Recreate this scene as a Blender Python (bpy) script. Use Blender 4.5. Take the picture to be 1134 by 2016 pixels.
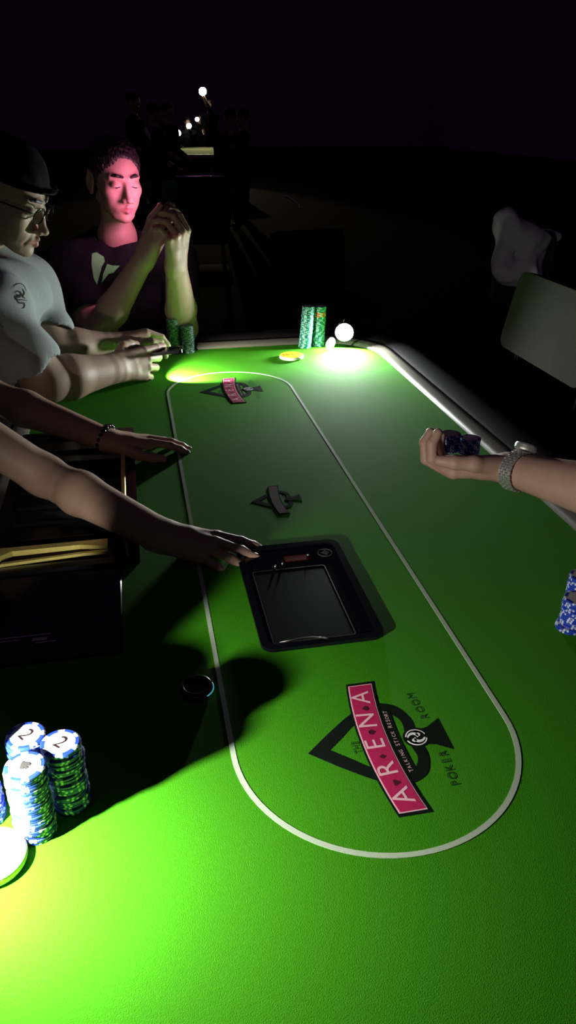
import bpy, bmesh, math, random
import numpy as np
from mathutils import Vector, Matrix
from mathutils.bvhtree import BVHTree

for o in list(bpy.data.objects): bpy.data.objects.remove(o)
random.seed(7); rng = np.random.default_rng(7)
SC = bpy.context.scene
COL = SC.collection

# ------------------------------------------------------------------ camera
YAW, PIT, FPX = .1961, .4777, 1500.0
CAM = np.array([-.227, -1.276, 1.387])
cd = bpy.data.cameras.new('camera'); cam = bpy.data.objects.new('camera', cd); COL.objects.link(cam)
cd.sensor_fit = 'VERTICAL'; cd.sensor_height = 36.0; cd.lens = 36.0 * FPX / 2016
cd.clip_start = .02; cd.clip_end = 200
cam.location = CAM
cam.rotation_euler = (math.pi/2 - PIT, 0, -YAW)
SC.camera = cam

# ------------------------------------------------------------------ world, exposure
w = bpy.data.worlds.new('room_ambient'); SC.world = w; w.use_nodes = True
bg = w.node_tree.nodes['Background']
bg.inputs[0].default_value = (.62, .34, .82, 1); bg.inputs[1].default_value = .018
SC.view_settings.view_transform = 'Standard'; SC.view_settings.look = 'None'
SC.view_settings.exposure = 0; SC.view_settings.gamma = 1; SC.view_settings.use_curve_mapping = False

def point_light(name, loc, watts, radius, color):
    l = bpy.data.lights.new(name, 'POINT'); l.energy = watts; l.shadow_soft_size = radius; l.color = color
    o = bpy.data.objects.new(name, l); COL.objects.link(o); o.location = loc
    return o
def spot_light(name, loc, target, watts, radius, color, angle, blend):
    l = bpy.data.lights.new(name, 'SPOT'); l.energy = watts; l.shadow_soft_size = radius; l.color = color
    l.spot_size = math.radians(angle); l.spot_blend = blend
    o = bpy.data.objects.new(name, l); COL.objects.link(o); o.location = loc
    d = Vector(target) - Vector(loc); o.rotation_euler = d.to_track_quat('-Z', 'Y').to_euler()
    return o

# ------------------------------------------------------------------ pixel helpers (photo frame 1134 x 2016) -> points in the room
def at(px, py, z=None, d=None):
    u, v = px - 567, py - 1008
    dn = v*math.cos(PIT) + FPX*math.sin(PIT); fw = FPX*math.cos(PIT) - v*math.sin(PIT)
    c, s = math.cos(YAW), math.sin(YAW)
    r = np.array([c*u + s*fw, -s*u + c*fw, -dn]) / FPX
    t = d if d is not None else (z - CAM[2]) / r[2]
    return CAM + r*t

# ------------------------------------------------------------------ materials
MATS = {}
def mat(name, col, rough=.6, metal=0., spec=.5, noise=0., nscale=40., bump=0., bscale=200., emit=None, estr=0., sheen=0., coat=0., trans=0.):
    if name in MATS: return MATS[name]
    m = bpy.data.materials.new(name); m.use_nodes = True
    nt = m.node_tree; b = nt.nodes['Principled BSDF']
    b.inputs['Base Color'].default_value = (*col, 1); b.inputs['Roughness'].default_value = rough
    b.inputs['Metallic'].default_value = metal; b.inputs['Specular IOR Level'].default_value = spec
    if sheen:
        b.inputs['Sheen Weight'].default_value = sheen; b.inputs['Sheen Roughness'].default_value = .5
    if coat:
        b.inputs['Coat Weight'].default_value = coat; b.inputs['Coat Roughness'].default_value = .05
    if trans: b.inputs['Transmission Weight'].default_value = trans
    if noise or bump:
        tc = nt.nodes.new('ShaderNodeTexCoord')
    if noise:
        n = nt.nodes.new('ShaderNodeTexNoise'); n.inputs['Scale'].default_value = nscale; n.inputs['Detail'].default_value = 4
        nt.links.new(tc.outputs['Object'], n.inputs['Vector'])
        mx = nt.nodes.new('ShaderNodeMix'); mx.data_type = 'RGBA'
        mx.inputs[6].default_value = tuple(c*(1-noise) for c in col) + (1,)
        mx.inputs[7].default_value = tuple(min(1, c*(1+noise)) for c in col) + (1,)
        nt.links.new(n.outputs['Fac'], mx.inputs[0]); nt.links.new(mx.outputs[2], b.inputs['Base Color'])
    if bump:
        n2 = nt.nodes.new('ShaderNodeTexNoise'); n2.inputs['Scale'].default_value = bscale; n2.inputs['Detail'].default_value = 3
        nt.links.new(tc.outputs['Object'], n2.inputs['Vector'])
        bp = nt.nodes.new('ShaderNodeBump'); bp.inputs['Strength'].default_value = bump; bp.inputs['Distance'].default_value = .002
        nt.links.new(n2.outputs['Fac'], bp.inputs['Height']); nt.links.new(bp.outputs['Normal'], b.inputs['Normal'])
    if emit:
        b.inputs['Emission Color'].default_value = (*emit, 1); b.inputs['Emission Strength'].default_value = estr
    MATS[name] = m
    return m
FELT = mat('green_felt', (.042, .235, .0070), .92, spec=.06, noise=.16, nscale=260, bump=.35, bscale=900)
LINE = mat('white_print', (.42, .52, .40), .8, spec=.2, noise=.08, nscale=300)
INK = mat('black_print', (.005, .009, .007), .9, spec=.05)
PINK = mat('crimson_print', (.42, .012, .09), .8, spec=.2, noise=.1, nscale=200)
PALEINK = mat('pale_pink_print', (.75, .45, .52), .8, spec=.2)
WHITEINK = mat('white_emblem_print', (.75, .75, .75), .8, spec=.2)
DARKGREENINK = mat('dark_green_print', (.008, .045, .008), .8, spec=.2)
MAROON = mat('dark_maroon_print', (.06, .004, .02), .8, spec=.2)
VINYL = mat('dark_vinyl', (.007, .006, .007), .8, spec=.05, bump=.2, bscale=300)
RAILGLEAM = mat('rail_edge_gleam', (.09, .082, .066), .36, spec=.5, noise=.15, nscale=60, bump=.15, bscale=400)  # gleam along the dark rail's inner edge, put into a paler colour
BLACKGLOSS = mat('black_gloss_plastic', (.003, .003, .005), .12, spec=.35)
BLACKMATT = mat('black_matt_plastic', (.004, .004, .006), .22, spec=.2)
BRASS = mat('brushed_brass', (.72, .60, .18), .38, metal=.5, noise=.15, nscale=120)
CHROME = mat('chrome', (.75, .75, .76), .15, metal=1)
STEEL = mat('brushed_steel', (.72, .72, .70), .33, metal=.82)
WOODDARK = mat('dark_wood', (.03, .02, .015), .5, noise=.3, nscale=20)

# ------------------------------------------------------------------ object helpers
def obj(name, me, m=None, parent=None, smooth=False):
    if isinstance(me, bmesh.types.BMesh):
        d = bpy.data.meshes.new(name); me.normal_update(); me.to_mesh(d); me.free(); me = d
    if m is not None:
        me.materials.clear()
        for k in (m if isinstance(m, (list, tuple)) else [m]): me.materials.append(k)
    if smooth:
        me.polygons.foreach_set('use_smooth', np.ones(len(me.polygons), dtype=bool))
    o = bpy.data.objects.new(name, me); COL.objects.link(o)
    if parent is not None:
        o.parent = parent
        o.matrix_parent_inverse = world_of(parent).inverted()
    return o
def world_of(o):
    m = o.matrix_basis.copy()
    if o.parent: m = world_of(o.parent) @ o.matrix_parent_inverse @ m
    return m
def tag(o, label, cat, group=None, kind=None):
    if label: o['label'] = label
    if cat: o['category'] = cat
    if group: o['group'] = group
    if kind: o['kind'] = kind
    return o
def thing(name, loc, label, cat, group=None, rotz=0):
    o = bpy.data.objects.new(name, None); COL.objects.link(o); o.location = loc; o.rotation_euler = (0, 0, rotz)
    o.empty_display_size = .05
    return tag(o, label, cat, group)
def struct(name, bm, m):
    o = obj(name, bm, m); o['kind'] = 'structure'; return o

def V(a): return Vector((float(a[0]), float(a[1]), float(a[2])))
def box(bm, lo, hi, M=None, mi=0):
    vs = [Vector((x, y, z)) for x in (lo[0], hi[0]) for y in (lo[1], hi[1]) for z in (lo[2], hi[2])]
    if M is not None: vs = [M @ v for v in vs]
    vs = [bm.verts.new(v) for v in vs]
    for f in ((0,1,3,2),(4,6,7,5),(0,4,5,1),(2,3,7,6),(0,2,6,4),(1,5,7,3)):
        bm.faces.new([vs[i] for i in f]).material_index = mi
def rbox(bm, lo, hi, r=.005, seg=2, M=None):
    b = bmesh.new(); box(b, lo, hi)
    bmesh.ops.bevel(b, geom=list(b.edges), offset=r, segments=seg, affect='EDGES', profile=.5)
    append(bm, b, M)
def append(bm, b, M=None):
    m = {}
    for v in b.verts: m[v] = bm.verts.new(M @ v.co if M is not None else v.co)
    for f in b.faces:
        nf = bm.faces.new([m[v] for v in f.verts]); nf.material_index = f.material_index; nf.smooth = f.smooth
    b.free()
def prism(bm, poly, z0, z1, M=None, mi=0):
    a = [Vector((p[0], p[1], z0)) for p in poly]; b = [Vector((p[0], p[1], z1)) for p in poly]
    if M is not None: a = [M @ v for v in a]; b = [M @ v for v in b]
    a = [bm.verts.new(v) for v in a]; b = [bm.verts.new(v) for v in b]
    n = len(poly)
    bm.faces.new(b).material_index = mi; bm.faces.new(a[::-1]).material_index = mi
    for i in range(n): bm.faces.new((a[i], a[(i+1) % n], b[(i+1) % n], b[i])).material_index = mi
def strip(bm, inner, outer, z0, z1, closed=True, mi=0):
    n = len(inner); m = n if closed else n-1
    vi = [[bm.verts.new((p[0], p[1], z)) for p in P] for P in (inner, outer) for z in (z0, z1)]
    i0, i1, o0, o1 = vi
    for k in range(m):
        j = (k+1) % n
        for q in ((i1[k], o1[k], o1[j], i1[j]), (i0[k], i0[j], o0[j], o0[k]), (o0[k], o0[j], o1[j], o1[k]), (i0[k], i1[k], i1[j], i0[j])):
            bm.faces.new(q).material_index = mi
    if not closed:
        bm.faces.new((i0[0], o0[0], o1[0], i1[0])); bm.faces.new((i0[-1], i1[-1], o1[-1], o0[-1]))
def lathe(bm, prof, n=32, M=None, mi=0):
    rings = []
    for r, z in prof:
        if r < 1e-6: rings.append([bm.verts.new(M @ Vector((0,0,z)) if M is not None else (0,0,z))])
        else:
            ring = []
            for k in range(n):
                a = 2*math.pi*k/n; v = Vector((r*math.cos(a), r*math.sin(a), z))
                ring.append(bm.verts.new(M @ v if M is not None else v))
            rings.append(ring)
    for A, B in zip(rings, rings[1:]):
        for k in range(n):
            j = (k+1) % n
            if len(A) == 1 and len(B) == 1: continue
            if len(A) == 1: f = bm.faces.new((A[0], B[j], B[k]))
            elif len(B) == 1: f = bm.faces.new((A[k], A[j], B[0]))
            else: f = bm.faces.new((A[k], A[j], B[j], B[k]))
            f.material_index = mi
def tube(bm, pts, r, n=8, closed=False):
    pts = [V(p) for p in pts]; N = len(pts)
    rs = r if isinstance(r, (list, tuple)) else [r]*N
    up = None; rings = []
    for i, p in enumerate(pts):
        if closed: t = (pts[(i+1) % N] - pts[i-1]).normalized()
        else: t = (pts[min(i+1, N-1)] - pts[max(i-1, 0)]).normalized()
        if up is None:
            up = Vector((0,0,1)) if abs(t.z) < .9 else Vector((1,0,0))
        a = (up - t*up.dot(t)).normalized(); up = a; b = t.cross(a)
        rings.append([bm.verts.new(p + (a*math.cos(2*math.pi*k/n) + b*math.sin(2*math.pi*k/n))*rs[i]) for k in range(n)])
    M = N if closed else N-1
    for i in range(M):
        A, B = rings[i], rings[(i+1) % N]
        for k in range(n):
            bm.faces.new((A[k], A[(k+1) % n], B[(k+1) % n], B[k])).smooth = True
    if not closed:
        bm.faces.new(rings[0][::-1]); bm.faces.new(rings[-1])
def rrect(cx, cy, hx, hy, r, seg=10):
    P = []
    for sx, sy, a0 in ((1,1,0),(-1,1,90),(-1,-1,180),(1,-1,270)):
        for k in range(seg+1):
            a = math.radians(a0 + 90*k/seg)
            P.append((cx + sx*(hx-r) + r*math.cos(a), cy + sy*(hy-r) + r*math.sin(a)))
    return P
def frame_z(d, up=(0,0,1)):
    """3x3 with its z axis along d"""
    z = V(d).normalized(); u = V(up)
    if abs(z.dot(u)) > .98: u = Vector((0,1,0))
    x = u.cross(z).normalized(); y = z.cross(x)
    return Matrix((x, y, z)).transposed()
def M4(R, p): return Matrix.Translation(V(p)) @ R.to_4x4()

_fc = {}
def text_mesh(s, size):
    key = (s, size)
    cu = bpy.data.curves.new('text', 'FONT'); cu.body = s; cu.size = size; cu.align_x = 'CENTER'; cu.align_y = 'CENTER'
    cu.resolution_u = 3
    ob = bpy.data.objects.new('text', cu); COL.objects.link(ob)
    dg = bpy.context.evaluated_depsgraph_get()
    me = bpy.data.meshes.new_from_object(ob.evaluated_get(dg))
    bpy.data.objects.remove(ob)
    return me

# ------------------------------------------------------------------ smooth implicit bodies (capsules and ellipsoids blended, meshed by surface nets)
class Body:
    def __init__(self): self.ops = []
    def cap(self, a, b, ra, rb=None, k=.01, sub=False):
        a = np.asarray(a, float); b = np.asarray(b, float); rb = ra if rb is None else rb
        c = (a+b)/2; R = np.linalg.norm(a-b)/2 + max(ra, rb)
        self.ops.append(('c', (a, b-a, max(1e-12, float((b-a) @ (b-a))), ra, rb), k, sub, c, R)); return self
    def ell(self, c, r, R=None, k=.01, sub=False):
        c = np.asarray(c, float); r = np.asarray(r, float); R = np.eye(3) if R is None else np.asarray(R, float)
        self.ops.append(('e', (c, R, r), k, sub, c, float(r.max()))); return self
    def box(self, c, h, R=None, rad=.005, k=.01, sub=False):
        c = np.asarray(c, float); h = np.asarray(h, float); R = np.eye(3) if R is None else np.asarray(R, float)
        self.ops.append(('b', (c, R, h, rad), k, sub, c, float(np.linalg.norm(h))+rad)); return self
    @staticmethod
    def prim(op, P):
        kind, a = op[0], op[1]
        if kind == 'c':
            q = P - a[0]; t = np.clip(q @ a[1] / a[2], 0, 1)
            return np.sqrt(((q - t[:, None]*a[1])**2).sum(1)) - (a[3] + (a[4]-a[3])*t)
        q = (P - a[0]) @ a[1]
        if kind == 'e':
            k0 = np.sqrt(((q/a[2])**2).sum(1)); k1 = np.sqrt(((q/a[2]**2)**2).sum(1)) + 1e-9
            return np.where(k0 < .2, -a[2].min()*.8, k0*(k0-1)/k1)
        d = np.abs(q) - a[2]
        return np.sqrt((np.maximum(d, 0)**2).sum(1)) + np.minimum(d.max(1), 0) - a[3]
    def ev(self, P, idx=None, disp=None):
        f = np.full(len(P), .5)
        for i in (range(len(self.ops)) if idx is None else idx):
            op = self.ops[i]; d = self.prim(op, P); k = op[2]
            if op[3]:
                d = -d; h = np.clip(.5 - .5*(f-d)/k, 0, 1); f = f*(1-h) + d*h + k*h*(1-h)
            else:
                h = np.clip(.5 + .5*(f-d)/k, 0, 1); f = f*(1-h) + d*h - k*h*(1-h)
        if disp is not None: f = f + disp(P)
        return f
    def mesh(self, vox, disp=None, n=10):
        un = [o for o in self.ops if not o[3]]
        lo = np.min([o[4]-o[5] for o in un], 0) - 3*vox; hi = np.max([o[4]+o[5] for o in un], 0) + 3*vox
        nb = np.ceil((hi-lo)/(vox*n)).astype(int); dim = nb*n + 2
        B = np.stack(np.meshgrid(*[np.arange(k) for k in nb], indexing='ij'), -1).reshape(-1, 3)
        cen = lo + (B+.5)*n*vox; br = n*vox*.866
        near = np.zeros(len(B), bool)
        for o in un: near |= (np.linalg.norm(cen-o[4], axis=1) - o[5] < br + .012)
        B, cen = B[near], cen[near]
        d = self.ev(cen); keep = np.abs(d) < br*1.35 + .006
        B, cen = B[keep], cen[keep]
        g = np.stack(np.meshgrid(*[np.arange(n+1)]*3, indexing='ij'), -1).reshape(-1, 3)
        C = np.array([o[4] for o in self.ops]); R = np.array([o[5] for o in self.ops]); K = np.array([o[2] for o in self.ops])
        stride = np.array([dim[1]*dim[2], dim[2], 1])
        ids, pos, quads = [], [], []
        cor = np.array([(i, j, k) for i in (0,1) for j in (0,1) for k in (0,1)])
        edges = [(a, b) for a in range(8) for b in range(a+1, 8) if np.abs(cor[a]-cor[b]).sum() == 1]
        for b, c in zip(B, cen):
            idx = np.nonzero(np.linalg.norm(C-c, axis=1) - R < br + K + .015)[0]
            if not len(idx): continue
            P = lo + (b*n + g)*vox
            f = self.ev(P, idx, disp).reshape(n+1, n+1, n+1)
            if f.min() > 0 or f.max() < 0: continue
            s = f < 0
            cv = np.stack([f[i:i+n, j:j+n, k:k+n] for i, j, k in cor], -1)
            sc = (cv < 0).sum(-1); act = np.argwhere((sc > 0) & (sc < 8))
            if not len(act): continue
            v = cv[act[:, 0], act[:, 1], act[:, 2]]
            acc = np.zeros((len(act), 3)); cnt = np.zeros(len(act))
            for a, e in edges:
                m = (v[:, a] < 0) != (v[:, e] < 0)
                t = v[m, a]/(v[m, a]-v[m, e])
                acc[m] += cor[a] + t[:, None]*(cor[e]-cor[a]); cnt[m] += 1
            gl = act + b*n
            pos.append(lo + (gl + acc/cnt[:, None])*vox); ids.append(gl @ stride)
            for ax in range(3):
                sl1 = [slice(0, n)]*3; sl2 = [slice(0, n)]*3; sl2[ax] = slice(1, n+1)
                s1, s2 = s[tuple(sl1)], s[tuple(sl2)]
                e = np.argwhere(s1 != s2)
                if not len(e): continue
                flip = s1[e[:, 0], e[:, 1], e[:, 2]]
                ge = (e + b*n) @ stride
                u, w_ = stride[(ax+1) % 3], stride[(ax+2) % 3]
                q = np.stack([ge-u-w_, ge-w_, ge, ge-u], 1)
                q[~flip] = q[~flip][:, ::-1]
                quads.append(q)
        ids = np.concatenate(ids); pos = np.concatenate(pos); quads = np.concatenate(quads)
        o = np.argsort(ids); ids, pos = ids[o], pos[o]
        k = np.searchsorted(ids, quads); k = np.minimum(k, len(ids)-1)
        ok = (ids[k] == quads).all(1); k = k[ok]
        me = bpy.data.meshes.new('body')
        me.vertices.add(len(pos)); me.vertices.foreach_set('co', pos.astype(np.float32).ravel())
        me.loops.add(k.size); me.loops.foreach_set('vertex_index', k.astype(np.int32).ravel())
        me.polygons.add(len(k)); me.polygons.foreach_set('loop_start', np.arange(0, k.size, 4, dtype=np.int32))
        me.polygons.foreach_set('use_smooth', np.ones(len(k), bool))
        me.update(calc_edges=True); me.validate()
        return me
def poly_centres(me):
    n = len(me.polygons); c = np.zeros(n*3, np.float32); me.polygons.foreach_get('center', c); return c.reshape(-1, 3)

def unit(v): v = np.asarray(v, float); return v/np.linalg.norm(v)
def head_frame(f, up=(0,0,1), roll=0):
    f = unit(f); x = unit(np.cross(f, up)); z = np.cross(x, f)
    if roll:
        c, s = math.cos(roll), math.sin(roll); x, z = c*x + s*z, -s*x + c*z
    return np.stack([x, f, z], 1)          # columns: right, forward, up

def add_head(b, c, R, s=1., jaw=1., nose=1., closed=1., old=0.):
    """human head, eye line at c; R columns right/forward/up"""
    T = lambda x, y, z: c + R @ (np.array([x, y, z])*s/1000.)
    e = lambda p, r, k, sub=False, RR=None: b.ell(T(*p), np.array(r)*s/1000., R if RR is None else RR, k*s/1000., sub)
    ca = lambda p, q, r1, r2, k, sub=False: b.cap(T(*p), T(*q), r1*s/1000., r2*s/1000., k*s/1000., sub)
    e((0, -14, 36), (73, 91, 74), 10)
    e((0, 22, -8), (61, 62, 66), 22)
    e((0, 34, -62), (47*jaw, 46, 40), 22)
    for sx in (-1, 1):
        ca((sx*52*jaw, 0, -52), (sx*22, 60, -92), 16, 15, 18)
        e((sx*43, 52, -22), (20, 22, 20), 16)
        ca((sx*14, 80, 18), (sx*44, 65, 18), 6.5, 7, 10)
    for sx in (-1, 1): e((sx*33, 50, -52), (21, 24, 30), 16)
    e((0, 73, -98), (22, 17, 16), 14)
    e((0, 70, -66), (33, 20, 24), 14)
    for sx in (-1, 1):
        e((sx*30, 91, -1), (17, 11.5, 11), 9, True)
    ca((0, 80, 12), (0, 101*nose, -36), 8, 9, 9)
    e((0, 106*nose, -41), (11, 11, 9), 6)
    for sx in (-1, 1):
        e((sx*12.5, 96, -45), (8, 10, 7.5), 5)
        e((sx*31, 71, -4), (15.5, 13.5, 12.5), 5)
        ca((sx*18, 84, -10), (sx*42, 77, -11), 1.0, 1.0, 4, True)
        e((sx*6.5, 98, -53), (3.6, 6, 3), 2.5, True)
    for sx in (-1, 1):
        ca((0, 93, -63), (sx*19, 82, -69), 5.2, 3.0, 5)
        ca((0, 91.5, -76), (sx*17, 82, -73), 6.0, 3.2, 5)
        ca((0, 99, -69.2), (sx*23, 86, -71), 1.3, 1.3, 2.5, True)
        if old:
            ca((sx*19, 92, -46), (sx*31, 78, -78), 2.2, 2, 7, True)
            ca((sx*22, 86, -17), (sx*42, 76, -14), 2, 2, 6, True)
    for sx in (-1, 1):
        Re = R @ np.array([[math.cos(.35*sx), -math.sin(.35*sx), 0], [math.sin(.35*sx), math.cos(.35*sx), 0], [0, 0, 1]])
        e((sx*75, -12, -8), (6, 18, 31), 5, RR=Re)
        e((sx*82, -8, -6), (6, 9, 18), 4, True, RR=Re)
        ca((sx*79, -22, -4), (sx*80, -12, 21), 4, 3.5, 4)
        ca((sx*80, -12, 21), (sx*77, 2, 14), 3.5, 3, 4)
        e((sx*75, -2, -36), (5, 8, 9), 5, RR=Re)

FING = [((.092, .030, .002), (.045, .026, .021)), ((.095, .009, .005), (.050, .030, .022)),
        ((.089, -.012, .003), (.046, .028, .022)), ((.079, -.031, -.002), (.036, .021, .019))]
def rot(ax, a):
    return np.array(Matrix.Rotation(a, 3, Vector(ax)))
def add_hand(b, wrist, R, flex, spread=(6, 1, -5, -11), thumb=((.75, .65, -.25), (.95, .25, -.2), (1, .05, -.2)), s=1., nails=None, fat=1.):
    """R columns: along the fingers, toward the thumb side, out of the back of the hand"""
    W = lambda p: np.asarray(wrist) + R @ (np.asarray(p, float)*s)
    for (m, L) in FING:
        b.cap(W((.004, m[1]*.55, 0)), W((m[0]-.004, m[1], m[2]-.003)), .0165*s, .0118*s*fat, .010)
    b.ell(W((.052, 0, -.004)), np.array((.046, .036, .0135))*s, R, .010)
    for yy_ in (-.009, .009): b.cap(W((-.016, yy_*1.1, 0)), W((.040, yy_*1.6, -.001)), .0205*s*(.5+.5*fat), .0135*s, .016)
    for i, (m, L) in enumerate(FING):
        a = 0; p = np.array(m); r0 = (.0094, .0092, .0088, .0078)[i]*fat
        S = rot((0,0,1), math.radians(spread[i]))
        rad = (r0*1.08, r0*.96, r0*.9, r0*.76)
        for j in range(3):
            a += math.radians(flex[i][j])
            dv = S @ np.array([math.cos(a), 0, -math.sin(a)])
            q = p + dv*L[j]
            b.cap(W(p), W(q), rad[j]*s, rad[j+1]*s, .0035)
            if j == 2 and nails is not None:
                nz = S @ np.array([math.sin(a), 0, math.cos(a)])
                cpt = p + dv*L[j]*.86 + nz*rad[3]*.86
                nails.ell(W(cpt), np.array((.0062, .0048, .0016))*s, R @ np.stack([dv, np.cross(nz, dv), nz], 1), .001)
            p = q
    p = np.array((.020, .024, -.010)); rad = (.0165, .0128, .0112, .0088); L = (.044, .033, .027)
    for j in range(3):
        q = p + unit(thumb[j])*L[j]
        b.cap(W(p), W(q), rad[j]*s*fat, rad[j+1]*s*fat, .006)
        if j == 2 and nails is not None:
            dv = unit(thumb[j]); nz = unit(np.cross(np.cross(dv, (.2, -.3, 1)), dv))*1.0
            nails.ell(W(p + dv*L[j]*.8 + nz*rad[3]*.9), np.array((.0072, .0058, .0018))*s, R @ np.stack([dv, np.cross(nz, dv), nz], 1), .001)
        p = q
def hand_frame(x, zd):
    """x along the fingers, zd roughly out of the back of the hand; third axis toward thumb for a right hand when flip=1"""
    x = unit(x); z = np.asarray(zd, float); z = unit(z - x*(z @ x)); return x, z
def HF(x, back, thumbdir):
    x, z = hand_frame(x, back); y = np.cross(z, x)
    if y @ np.asarray(thumbdir, float) < 0: y = -y
    return np.stack([x, y, z], 1)
def add_forearm(b, elbow, wrist, lateral, r_e=.043, r_w=.024, s=1.):
    e, w_ = np.asarray(elbow, float), np.asarray(wrist, float); l = unit(lateral)
    m = e + (w_-e)*.32
    b.cap(e, m, r_e*.98*s, r_e*1.04*s, .02)
    for sg in (-1, 1):
        b.cap(m + l*sg*.006, w_ + l*sg*.0105, r_e*.96*s, r_w*.86, .016)
def arm(b, sh, el, wr, lateral, s=1., r_w=.024, r_e=.043):
    b.cap(sh, el, .052*s, .044*s, .02)
    add_forearm(b, el, wr, lateral, r_e, r_w, s)

def wrinkle(amp, f, seed=0):
    r = np.random.default_rng(seed); D = r.normal(size=(5, 3))*f; ph = r.uniform(0, 6.28, 5)
    def fn(P):
        t = sum(np.sin(P @ D[i] + ph[i] + 1.3*np.sin(P @ D[(i+1) % 5]*.6)) for i in range(5))
        return amp*t/2.5
    return fn

# ================================================================== THE ROOM
TZ = .75                                                # height of the felt
CARPET = mat('dark_carpet', (.006, .004, .007), .95, spec=.02, noise=.4, nscale=14, bump=.3, bscale=80)
WALL = mat('plum_wall', (.36, .14, .38), .9, noise=.25, nscale=3)
bm = bmesh.new(); box(bm, (-12, -6, -.1), (16, 42, 0)); struct('floor', bm, CARPET)
bm = bmesh.new(); box(bm, (-12, 42, 0), (16, 42.2, 7)); struct('wall_back', bm, WALL)
bm = bmesh.new(); box(bm, (-12.2, -6, 0), (-12, 42, 7)); struct('wall_left', bm, WALL)
bm = bmesh.new(); box(bm, (16, -6, 0), (16.2, 42, 7)); struct('wall_right', bm, WALL)

# ================================================================== THE POKER TABLE
table = thing('poker_table', (0, 0, 0), 'long green felt poker table with white betting line and printed spade logos', 'table')
HX, HY, CR = .487, 1.055, .17
bm = bmesh.new(); prism(bm, rrect(0, 0, HX+.01, HY+.01, CR, 14), TZ-.03, TZ)
obj('felt', bm, FELT, table)
def sweep(name, prof, m):
    path = rrect(0, 0, HX, HY, CR, 14); n = len(path); bmx = bmesh.new(); rings = []
    for i, p in enumerate(path):
        a, b = Vector(path[i-1]), Vector(path[(i+1) % n]); t = (b-a).normalized(); nx, ny = t.y, -t.x
        rings.append([bmx.verts.new((p[0]+nx*o_, p[1]+ny*o_, TZ+z_)) for o_, z_ in prof])
    for i in range(n):
        A, B = rings[i], rings[(i+1) % n]
        for k in range(len(prof)):
            j = (k+1) % len(prof); bmx.faces.new((A[k], B[k], B[j], A[j]))
    bmesh.ops.recalc_face_normals(bmx, faces=bmx.faces)
    return obj(name, bmx, m, table, smooth=True)
sweep('rail_lit_edge', [(0, -.01), (.002, .004), (.010, .010), (.022, .014), (.034, .016), (.036, .010), (.036, -.02), (0, -.02)], RAILGLEAM)  # pale edge strip added for the highlight on the dark rail
sweep('rail', [(.034, -.03)] + [(.080-.045*math.cos(math.radians(a)), .008+.018*math.sin(math.radians(a))) for a in range(0, 181, 20)] + [(.128, -.03), (.12, -.05), (.04, -.05)], VINYL)
for y in (-.62, .62):
    bm = bmesh.new(); rbox(bm, (-.16, y-.16, .05), (.16, y+.16, TZ-.03), .01); obj('pedestal', bm, WOODDARK, table)
    bm = bmesh.new(); rbox(bm, (-.3, y-.22, 0), (.3, y+.22, .05), .015); obj('foot', bm, WOODDARK, table)
# betting line: a stadium of white print
def stadium(R, y0=-.641, y1=.641, n=40):
    P = []
    for k in range(n+1): a = math.pi*k/n; P.append((R*math.cos(a), y1 + R*math.sin(a)))
    for k in range(n+1): a = math.pi + math.pi*k/n; P.append((R*math.cos(a), y0 + R*math.sin(a)))
    return P
bm = bmesh.new(); strip(bm, stadium(.1603), stadium(.1663), TZ-.001, TZ+.0005); obj('betting_line', bm, LINE, table)

def flat(name, polys, z, m, parent, T):
    """flat print: polygons (T maps local logo coordinates to the table)"""
    b = bmesh.new()
    for P in polys:
        Q = [T(*p) for p in P]
        ar = sum(Q[i-1][0]*Q[i][1] - Q[i][0]*Q[i-1][1] for i in range(len(Q)))
        if ar < 0: Q = Q[::-1]
        prism(b, Q, TZ-.0004, TZ+z)
    bmesh.ops.triangulate(b, faces=[f for f in b.faces if len(f.verts) > 4])
    return obj(name, b, m, parent)
def smooth_poly(P, n=6):
    """Catmull-Rom through P (open)"""
    P = [np.array(p, float) for p in P]; P = [2*P[0]-P[1]] + P + [2*P[-1]-P[-2]]; out = []
    for i in range(1, len(P)-2):
        for k in range(n):
            t = k/n; a, b, c, d = P[i-1:i+3]
            out.append(tuple(.5*((2*b) + (-a+c)*t + (2*a-5*b+4*c-d)*t*t + (-a+3*b-3*c+d)*t**3)))
    out.append(tuple(P[-2])); return out
def print_text(s, size, pos, ang, m, parent, T0, sc, name='lettering', z=.0012, squeeze=1.):
    me = text_mesh(s, size*sc)
    o = obj(name, me, m, parent)
    p = T0(*pos); Mx = Matrix.Translation((p[0], p[1], TZ+z)) @ Matrix.Rotation(ang, 4, 'Z') @ Matrix.Diagonal((squeeze, 1, 1, 1))
    o.data.transform(Mx); o.data.update()
    return o
def banner_x(y): return -.0185 + .0100*(y/.104)**2     # left edge of the arched banner
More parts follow.
